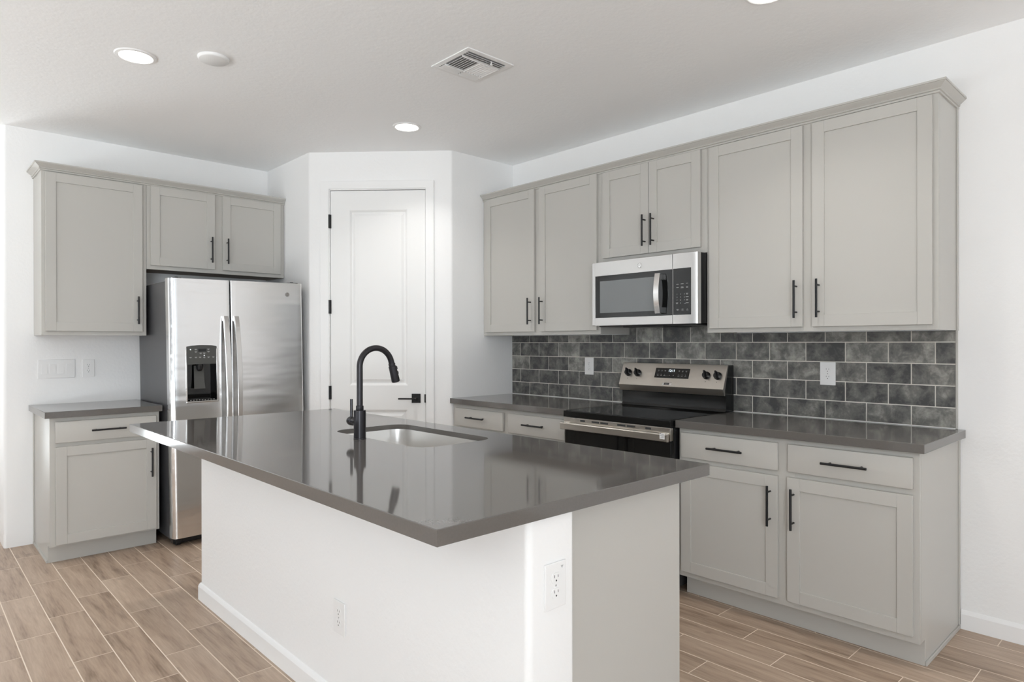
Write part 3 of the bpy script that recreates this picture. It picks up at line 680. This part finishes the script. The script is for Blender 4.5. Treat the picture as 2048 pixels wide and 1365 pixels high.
bm = BM(); add_box(bm, vx+.028, vx+.032, vy-q+.006, vy-q+.010, ZC-.024, ZC-.006); add_cyl(bm, (vx+.024, vy-q+.008, ZC-.024), (vx+.036, vy-q+.008, ZC-.024), .003, seg=20); obj('damper_lever', bm, m_wpl, vt)

# ------------------------------------------------------------------ refrigerator (local frame: x right, y back, z up)
fr_ = bpy.data.objects.new('refrigerator', None); C.objects.link(fr_); fr_.location = (-1.838, -.02, .004); fr_.rotation_euler = (0, -.0150, 0)
tag(fr_, 'stainless side-by-side refrigerator with an ice and water dispenser', 'refrigerator')
HW = .447; YD0, YD1 = -.665, -.74      # back and front plane of the doors
bm = BM(); add_box(bm, -HW+.006, HW-.006, -.655, 0, .045, 1.722, .004); lobj('body', bm, m_fgrey, fr_)
bm = BM(); add_box(bm, -HW+.02, HW-.02, -.66, -.60, .012, .06, .003)
for x in (-.28, -.1, .08, .26): add_box(bm, x, x+.12, -.664, -.655, .03, .036)
lobj('kick_grille', bm, m_bpl, fr_)
for x in (-HW+.05, HW-.05):
    bm = BM(); add_cyl(bm, (x-.014, -.655, .020), (x+.014, -.655, .020), .0195, seg=20, bev=.002); add_box(bm, x-.02, x+.02, -.675, -.63, .022, .05, .003); lobj('roller_foot', bm, m_bpl, fr_)
def door_profile(x0, x1, r_l=.03, r_r=.03, bow=.008, n=16):
    # plan outline: bowed front with rounded ends
    pts = []; 
    def y_at(x): c = (x-(x0+x1)/2)/((x1-x0)/2); return YD1 - bow*(1-c*c)
    for i in range(9):
        a = math.pi - (math.pi/2)*i/8; pts.append((x0+r_l + r_l*math.cos(a), YD1+r_l - r_l*math.sin(a)*1.0))
    for i in range(1, n): x = x0+r_l + (x1-x0-r_l-r_r)*i/n; pts.append((x, min(y_at(x), YD1)+ .0))
    for i in range(9):
        a = math.pi/2 - (math.pi/2)*i/8; pts.append((x1-r_r + r_r*math.cos(a), YD1+r_r - r_r*math.sin(a)))
    return pts
def fridge_door(name, x0, x1, hole=None, rl=.03, rr_=.012):
    bm = BM(); z0, z1 = .062, 1.738
    pf = door_profile(x0, x1, rl, rr_, 0.0)
    full = pf + [(x1, YD0), (x0, YD0)]
    def clip(a, b):   # part of the front outline between x=a and x=b
        def y_on(x):
            for (p, q) in zip(pf, pf[1:]):
                if p[0] <= x <= q[0] and q[0] > p[0]: return p[1] + (q[1]-p[1])*(x-p[0])/(q[0]-p[0])
            return YD1
        mid = [p for p in pf if a < p[0] < b]
        return [(a, y_on(a) if a > x0 else YD1+rl)] + mid + [(b, y_on(b) if b < x1 else YD1+rr_), (b, YD0), (a, YD0)]
    if not hole: add_prism(bm, full, 'z', z0, z1)
    else:
        a, b, za, zb = hole
        add_prism(bm, full, 'z', z0, za); add_prism(bm, full, 'z', zb, z1)
        add_prism(bm, clip(x0, a), 'z', za, zb); add_prism(bm, clip(b, x1), 'z', za, zb)
    return lobj(name, bm, m_fsteel, fr_, ang=20)
XG = -.066
DH = (-.349, -.160, .938, 1.297)
dl = fridge_door('freezer_door', -HW, XG-.004, DH, .034, .006)
dr = fridge_door('fridge_door', XG+.004, HW, None, .006, .012)
def fhandle(xc, parent, sgn):
    bm = BM(); n = 26; z0, z1 = .50, 1.497; wv = .017; t = bmesh.new(); rows = []
    for i in range(n+1):
        s = i/n; z = z0+(z1-z0)*s; bow = math.sin(math.pi*s)**.6
        yb = YD1-.020-.040*bow; xo = xc + sgn*.004*math.sin(math.pi*s)
        rows.append([t.verts.new(p) for p in ((xo-wv, yb+.014, z), (xo-wv, yb+.002, z), (xo-wv+.004, yb-.002, z), (xo+wv-.004, yb-.002, z), (xo+wv, yb+.002, z), (xo+wv, yb+.014, z))])
    for a, b in zip(rows, rows[1:]):
        for j in range(6): t.faces.new((a[j], a[(j+1) % 6], b[(j+1) % 6], b[j]))
    t.faces.new(rows[0]); t.faces.new(rows[-1][::-1]); bmesh.ops.recalc_face_normals(t, faces=t.faces[:]); merge(bm, t)
    for z in (z0, z1-.035): add_box(bm, xc-.0155, xc+.0155, YD1-.014, YD1+.004, z+.001, z+.034, .003)
    return lobj('handle', bm, m_gsteel, parent, ang=35)
fhandle(XG-.037, dl, 1); fhandle(XG+.033, dr, 1)
a, b, za, zb = DH
dp = None
bm = BM(); w_ = .006    # recess tub
add_box(bm, a, a+.004, YD1+.002, YD1+.065, za, zb); add_box(bm, b-.004, b, YD1+.002, YD1+.065, za, zb); add_box(bm, a, b, YD1+.06, YD1+.066, za, zb)
add_box(bm, a, b, YD1+.002, YD1+.065, za, za+.006)
dp = lobj('dispenser', bm, m_bgl, dl)
bm = BM()   # bright surround
add_box(bm, a-.006, a+.004, YD1-.004, YD1+.01, za-.004, zb-.02, .003); add_box(bm, b-.004, b+.009, YD1-.005, YD1+.01, za-.004, zb-.015, .003); add_box(bm, a-.006, b+.009, YD1-.008, YD1+.01, za-.010, za+.002, .004)
lobj('surround', bm, m_gsteel, dp)
bm = BM()
top = [(a, 1.180), (b, 1.180), (b, zb-.004), (b-.006, zb+.001), (b-.03, zb+.005), ((a+b)/2, zb+.008), (a+.03, zb+.005), (a+.006, zb+.001), (a, zb-.004)]
add_prism(bm, top, 'y', YD1-.004, YD1+.05); cp = lobj('control_panel', bm, m_gpl, dp)
bm = BM(); add_box(bm, -.277, -.227, YD1-.0052, YD1-.0038, 1.262, 1.280); lobj('display', bm, m_bgl, cp)
m_glow = mat('button_glow', (.9, .9, .9), .4, emit=((.9, .95, 1), .8))
for x, z in ((-.325, 1.277), (-.24, 1.236)):
    bm = BM(); add_cyl(bm, (x, YD1-.0055, z), (x, YD1-.0035, z), .0035, seg=14); lobj('button_light', bm, m_glow, cp)
bm = BM()
for x, z in ((-.325, 1.226), (-.292, 1.226), (-.266, 1.226), (-.240, 1.224), (-.213, 1.226), (-.183, 1.226), (-.292, 1.278), (-.292, 1.262), (-.213, 1.278), (-.213, 1.262), (-.262, 1.252), (-.24, 1.252)):
    add_box(bm, x-.007, x+.007, YD1-.0048, YD1-.0038, z-.0012, z+.0012); add_box(bm, x-.004, x+.004, YD1-.0048, YD1-.0038, z-.005, z-.003)
lobj('button_labels', bm, m_print, cp)
bm = BM(); add_lathe(bm, [(.010, 0), (.018, .01), (.022, .035), (.02, .045)], (-.262, YD1+.022, 1.135), 24); lobj('spout', bm, m_bpl, dp)
bm = BM(); t = bmesh.new(); rows = []
for z, wd, y in ((1.17, .030, .035), (1.14, .030, .036), (1.06, .032, .030), (1.018, .034, .022)): rows.append([t.verts.new(p) for p in ((-.262-wd, YD1+y, z), (-.262+wd, YD1+y, z), (-.262+wd, YD1+y+.006, z), (-.262-wd, YD1+y+.006, z))])
for p, q in zip(rows, rows[1:]):
    for j in range(4): t.faces.new((p[j], p[(j+1) % 4], q[(j+1) % 4], q[j]))
t.faces.new(rows[0]); t.faces.new(rows[-1][::-1]); bmesh.ops.recalc_face_normals(t, faces=t.faces[:]); merge(bm, t); lobj('paddle', bm, m_gpl, dp)
bm = BM()
for k in range(9): add_box(bm, a+.02+k*.018, a+.028+k*.018, YD1+.004, YD1+.05, za+.006, za+.010)
lobj('drip_grille', bm, m_gsteel, dp)
def monogram(radius, depth):   # round badge with script initials, local XY, +Z out
    b = BM(); add_lathe(b, [(radius, 0), (radius, depth), (radius*.93, depth*1.25), (radius*.001, depth*1.25)], (0, 0, 0), 40); return b
def mono_marks(radius, depth):
    b = BM()
    def ringm(r0, r1, z):
        t = bmesh.new(); n = 36; A_ = [t.verts.new((r0*math.cos(2*math.pi*i/n), r0*math.sin(2*math.pi*i/n), z)) for i in range(n)]; B_ = [t.verts.new((r1*math.cos(2*math.pi*i/n), r1*math.sin(2*math.pi*i/n), z)) for i in range(n)]
        for i in range(n): t.faces.new((A_[i], A_[(i+1) % n], B_[(i+1) % n], B_[i]))
        merge(b, t)
    ringm(radius*.80, radius*.90, depth*1.35)
    for k in range(4):
        an = k*math.pi/2+.5; pts = []
        for i in range(7): s = i/6; aa = an+s*.9; rr2 = radius*(.80-.28*math.sin(math.pi*s*.8)); pts.append((rr2*math.cos(aa), rr2*math.sin(aa), depth*1.4))
        add_tube(b, pts, radius*.03, 6)
    t = text_bm('GE', radius*.95, .0002); put(b, t, Matrix.Translation((0, 0, depth*1.3)))
    return b
def badge(parent, Mx, radius, mA, mB, local):
    b = monogram(radius, .0018); bmesh.ops.transform(b, matrix=Mx, verts=b.verts[:]); p = (lobj if local else obj)('logo_badge', b, mA, parent)
    b = mono_marks(radius, .0018); bmesh.ops.transform(b, matrix=Mx, verts=b.verts[:]); (lobj if local else obj)('logo_mark', b, mB, p)
badge(dr, frameM((.335, YD1-.0003, 1.656), (1, 0, 0), (0, 0, 1)), .0155, m_badge, m_gsteel, True)
for x0, x1 in ((-HW+.03, -HW+.085), (HW-.10, HW-.02)):
    bm = BM(); add_box(bm, x0, x1, -.72, -.60, 1.724, 1.744, .004); add_cyl(bm, ((x0+x1)/2, -.70, 1.742), ((x0+x1)/2, -.70, 1.749), .012, seg=16); lobj('hinge_cover', bm, m_gpl, fr_)

# ------------------------------------------------------------------ microwave (faces -X)
MY0, MY1, MX, MZ0, MZ1 = -2.650, -3.3865, -.405, 1.421, 1.811
mw = thing('microwave', 'stainless over-the-range microwave with a black glass door', 'microwave', (-.2, (MY0+MY1)/2, MZ0))
bm = BM(); add_box(bm, -.008, MX+.042, MY1, MY0, MZ0+.004, MZ1, .002); obj('body', bm, m_bpl, mw)
bm = BM(); add_box(bm, -.03, MX+.03, MY1+.03, MY0-.03, MZ0-.008, MZ0+.006, .004)
add_box(bm, -.05, MX+.05, MY1+.25, MY0-.2, MZ0-.012, MZ0, .003); obj('vent_base', bm, m_bpl, mw)
ysp = -3.232
def mfront(y0, y1, z0, z1, hole, nm):   # steel front frame around a window
    bm = BM(); a, b, c, d = hole
    add_box(bm, MX, MX+.040, y0, a, z0, z1, .0025); add_box(bm, MX, MX+.040, b, y1, z0, z1, .0025)
    add_box(bm, MX, MX+.040, a, b, z0, c); add_box(bm, MX, MX+.040, a, b, d, z1)
    return obj(nm, bm, m_steel, mw)
dH = (MY0-.028, ysp+.0, 1.470, 1.730)
bm = BM()
add_box(bm, MX, MX+.040, MY0, MY0-.026, MZ0, MZ1, .003); add_box(bm, MX, MX+.040, MY0-.024, ysp+.001, MZ0, 1.469, .0006); add_box(bm, MX, MX+.040, MY0-.024, ysp+.001, 1.727, MZ1, .0006)
dm = obj('door', bm, m_steel, mw)
bm = BM(); add_box(bm, MX+.002, MX+.038, MY0-.026, ysp+.001, 1.469, 1.727, .0005); gl = obj('door_glass', bm, m_bgl, dm)
bm = BM(); add_box(bm, MX+.0005, MX+.004, MY0-.062, -3.140, 1.498, 1.694, .001); obj('window_screen', bm, m_screen, gl)
bm = BM(); z0, z1, yh = 1.481, 1.708, -3.158; t = bmesh.new(); rows = []; n = 18
for i in range(n+1):
    s = i/n; z = z0+(z1-z0)*s; x = MX-.034-.016*math.sin(math.pi*s)
    rows.append([t.verts.new(p) for p in ((x, yh+.020, z), (x, yh-.014, z), (x+.010, yh-.014, z), (x+.010, yh+.020, z))])
for p, q in zip(rows, rows[1:]):
    for j in range(4): t.faces.new((p[j], p[(j+1) % 4], q[(j+1) % 4], q[j]))
t.faces.new(rows[0]); t.faces.new(rows[-1][::-1]); bmesh.ops.recalc_face_normals(t, faces=t.faces[:]); merge(bm, t)
hh = obj('handle', bm, m_gsteel, dm, ang=35)
for za_, zb_ in ((z1-.036, z1-.002), (z0+.002, z0+.036)):
    bm = BM(); add_box(bm, MX-.030, MX+.002, yh-.012, yh+.014, za_, zb_, .002); obj('handle_mount', bm, m_gsteel, hh)
bm = BM(); add_box(bm, MX-.004, MX+.040, ysp-.0015, MY1, MZ0, 1.469, .0015); add_box(bm, MX-.004, MX+.040, ysp-.0015, MY1, 1.727, MZ1, .0015)
bm.free(); bm = BM()
add_prism(bm, [(MX, ysp-.0015), (MX, MY1+.03), (MX+.004, MY1+.012), (MX+.012, MY1+.003), (MX+.04, MY1), (MX+.04, ysp-.0015)], 'z', MZ0, MZ1)
cpn = obj('control_side', bm, m_steel, mw, ang=35)
bm = BM(); add_box(bm, MX-.0012, MX+.003, ysp-.004, -3.350, 1.470, 1.728, .0006); kp = obj('control_panel', bm, m_bgl, cpn)
bm = BM()
def mtext(s, y, z, size): put(bm, text_bm(s, size, .0002), frameM((MX-.0016, y, z), (0, -1, 0), (0, 0, 1)))
for r_, row in enumerate((('1', '2', '3'), ('4', '5', '6'), ('7', '8', '9'), ('', '0', ''))):
    for c_, s in enumerate(row):
        if s: mtext(s, -3.262-.0235*c_, 1.584-.0165*r_, .009)
for (y, z, L_) in [(-3.265, 1.640, .014), (-3.295, 1.641, .018), (-3.326, 1.642, .012), (-3.265, 1.622, .014), (-3.295, 1.624, .016), (-3.295, 1.619, .018), (-3.326, 1.625, .011), (-3.326, 1.619, .011),
                   (-3.326, 1.587, .012), (-3.326, 1.582, .010), (-3.326, 1.568, .018), (-3.326, 1.554, .013), (-3.326, 1.549, .010), (-3.326, 1.535, .018), (-3.262, 1.537, .014), (-3.262, 1.532, .01), (-3.312, 1.532, .010),
                   (-3.266, 1.500, .014), (-3.266, 1.495, .010), (-3.297, 1.502, .010), (-3.297, 1.496, .012), (-3.327, 1.501, .006), (-3.327, 1.495, .012)]:
    add_box(bm, MX-.0016, MX-.0008, y-L_/2, y+L_/2, z-.001, z+.001)
def split_z(bm, cuts, axis, nm, parent):
    # loose label marks sorted into separate rows
    seen = set(); groups = [[] for _ in range(len(cuts)+1)]
    for v in bm.verts:
        if v in seen: continue
        st = [v]; isl_ = []; seen.add(v)
        while st:
            q_ = st.pop(); isl_.append(q_)
            for e_ in q_.link_edges:
                o_ = e_.other_vert(q_)
                if o_ not in seen: seen.add(o_); st.append(o_)
        c_ = sum(x_.co[axis] for x_ in isl_)/len(isl_); groups[sum(c_ > k_ for k_ in cuts)] += isl_
    for gr in groups:
        if not gr: continue
        keep = set(gr); b2 = bm.copy(); b2.verts.ensure_lookup_table(); bm.verts.index_update(); ids = {x_.index for x_ in keep}
        bmesh.ops.delete(b2, geom=[x_ for i_, x_ in enumerate(b2.verts) if i_ not in ids], context='VERTS'); obj(nm, b2, m_print, parent, smooth=False)
    bm.free()
split_z(bm, (1.512, 1.605), 2, 'key_labels', kp)
badge(dm, frameM((MX-.0004, -3.010, 1.767), (0, -1, 0), (0, 0, 1)), .0155, m_gsteel, m_badge, False)

# ------------------------------------------------------------------ range (faces -X)
RY0, RY1, RX = -2.646, -3.389, -.667
rg = thing('electric_range', 'stainless and black freestanding electric range with a glass cooktop', 'range', (-.33, (RY0+RY1)/2, 0))
bm = BM(); add_box(bm, -.02, -.625, RY1+.002, RY0-.002, .035, .872, .002); obj('body', bm, m_bpl, rg)
for (x, y) in ((-.08, RY0-.05), (-.08, RY1+.05), (-.58, RY0-.05), (-.58, RY1+.05)):
    bm = BM(); add_cyl(bm, (x, y, 0), (x, y, .036), .016, seg=14); obj('foot', bm, m_bpl, rg)
bm = BM(); add_box(bm, -.05, RX, RY1, RY0, .876, .9125, .0025, 2); ck = obj('cooktop', bm, m_ben, rg)
bm = BM(); add_box(bm, -.085, RX+.012, RY1+.010, RY0-.010, .9122, .9140, .0008); obj('cooktop_glass', bm, m_bgl, ck)
bm = BM(); add_box(bm, -.626, -.655, RY1+.002, RY0-.002, .215, .868, .003); od = obj('oven_door', bm, m_ben, rg)
bm = BM(); add_box(bm, -.650, -.6595, RY1+.004, RY0-.004, .225, .806, .002); obj('door_glass', bm, m_bgl, od)
bm = BM(); add_box(bm, -.64, -.664, RY1+.001, RY0-.001, .806, .874, .0015); bd = obj('vent_band', bm, m_wsteel, od)
for (y0, L_) in ((-2.776, .036), (-2.862, .056), (-2.925, .056), (-3.045, .056), (-3.110, .056), (-3.232, .036)):
    bm = BM(); add_box(bm, -.6630, -.6650, y0, y0-L_, .8555, .866, .0006); obj('vent_slot', bm, m_slot, bd)
bm = BM()
t = [(-.680, .804), (-.697, .805), (-.701, .808), (-.701, .840), (-.697, .8435), (-.684, .8445), (-.680, .842)]
add_prism(bm, t, 'y', RY0-.003, RY1+.001)
for y in (RY0-.03, RY1+.03): add_box(bm, -.66, -.68, y-.014, y+.014, .820, .848, .003)
hn = obj('handle', bm, m_wsteel, od, ang=35)
bm = BM(); add_box(bm, -.7008, -.7016, RY1+.012, RY1+.042, .819, .850); st = obj('energy_sticker', bm, m_wpl, hn)
bm = BM()
for k in range(6): add_box(bm, -.7014, -.7019, RY1+.016, RY1+.038-(k % 3)*.004, .824+k*.004, .8252+k*.004)
add_box(bm, -.7014, -.7019, RY1+.034, RY1+.040, .845, .848)
obj('sticker_print', bm, m_slot, st)
bm = BM()
for k in range(4): add_box(bm, -.640, -.655, RY1+.0022, RY1+.0012, .822+k*.012, .828+k*.012)
obj('side_vent', bm, m_slot, od)
bm = BM(); add_box(bm, -.626, -.655, RY1+.002, RY0-.002, .045, .208, .004); obj('storage_drawer', bm, m_wsteel, rg)
# backguard
bm = BM(); prof = [(-.012, .914), (-.012, 1.180), (-.016, 1.184), (-.076, 1.184), (-.080, 1.180), (-.10, 1.12), (-.112, 1.01), (-.098, 1.004), (-.098, .93), (-.106, .916)]
add_prism(bm, prof, 'y', RY0-.004, RY1+.001); bk = obj('backguard', bm, m_ben, rg)
bm = BM(); add_prism(bm, [(-.074, 1.1862), (-.082, 1.1845), (-.1345, 1.0475), (-.1335, 1.043), (-.121, 1.009), (-.112, 1.008), (-.112, 1.04), (-.074, 1.18)], 'y', RY0-.003, RY1-.0005)
fc = obj('control_fascia', bm, m_wsteel, bk, ang=20)
nrm = Vector((-(1.1845-1.0475), 0, -( -.082+.1345))).normalized(); nrm = Vector((-.9338, 0, .3578))  # outward normal of the sloped face
upv = Vector((.0525, 0, .137)).normalized(); nrm = Vector((0, -1, 0)).cross(upv).normalized()
if nrm.x > 0: nrm = -nrm
def fasc(y, z):    # point on the sloped face at height z
    s = (z-1.0475)/.137; return Vector((-.1345+.0525*s, y, z))
def FM(y, z, off=0.): return frameM(fasc(y, z)+nrm*off, (0, -1, 0), upv)
bm = BM(); add_prism(bm, [(-.121, .064/-2), (.121, -.032), (.121, .032), (-.121, .032)], 'z', 0, .0012)
bmesh.ops.transform(bm, matrix=FM(-3.031, 1.1275, .0002), verts=bm.verts[:]); pn = obj('display_panel', bm, m_bgl, fc)
bm = BM(); put(bm, text_bm('12:11', .021, .0002), FM(-3.027, 1.1420, .0018)); obj('clock_digits', bm, m_clock, pn, smooth=False)
bm = BM()
for i, dx_ in enumerate((-.098, -.074, -.050, .050, .074, .098)):
    for (w_, dz_) in ((.010, .017), (.007, .012)): t = BM(); add_box(t, dx_-w_/2, dx_+w_/2, dz_-.0009, dz_+.0009, .0013, .0017); put(bm, t, FM(-3.031, 1.1275))
    for (w_, dz_) in ((.006, -.009), (.012, -.017)): t = BM(); add_box(t, dx_-w_/2, dx_+w_/2, dz_-.0009, dz_+.0009, .0013, .0017); put(bm, t, FM(-3.031, 1.1275))
for dx_ in (-.014, .014): t = BM(); add_box(t, dx_-.003, dx_+.003, -.0146, -.0134, .0013, .0017); put(bm, t, FM(-3.031, 1.1275))
t = BM(); add_box(t, .0134, .0146, -.017, -.011, .0013, .0017); put(bm, t, FM(-3.031, 1.1275))
split_z(bm, (-3.055, -3.007), 1, 'key_labels', pn)
bm = BM(); add_box(bm, -.033, .033, -.0075, .0075, 0, .0014, .0006); bmesh.ops.transform(bm, matrix=FM(-3.013, 1.0625, .0002), verts=bm.verts[:]); bg_ = obj('logo_badge', bm, m_gsteel, fc)
bm = BM(); add_box(bm, -.022, .014, -.006, .006, .0013, .0018); bmesh.ops.transform(bm, matrix=FM(-3.013, 1.0625, .0002), verts=bm.verts[:]); obj('badge_bar', bm, m_bpl, bg_)
bm = BM()
for k in range(6): add_box(bm, -.016+k*.0045, -.0132+k*.0045, -.0016, .0016, .0018, .0021)
bmesh.ops.transform(bm, matrix=FM(-3.013, 1.0625, .0002), verts=bm.verts[:]); obj('badge_mark', bm, m_print, bg_)
for (y) in (-2.706, -2.779, -3.268, -3.341):
    bm = BM(); add_lathe(bm, [(.0235, 0), (.0235, .004), (.0205, .007), (.0195, .020), (.018, .022), (.001, .022)], (0, 0, 0), 32)
    add_box(bm, -.0045, .0045, -.0195, .024, .012, .034, .002)
    Mx = FM(y, 1.122, .0002) @ Matrix.Rotation(.28, 4, 'Z'); bmesh.ops.transform(bm, matrix=Mx, verts=bm.verts[:]); kb = obj('knob', bm, m_bpl, fc)
    bm = BM(); add_cyl(bm, (0, -.038, 0), (0, -.038, .0006), .0022, seg=10); bmesh.ops.transform(bm, matrix=FM(y, 1.122, .0002), verts=bm.verts[:]); obj('knob_mark', bm, m_slot, fc)
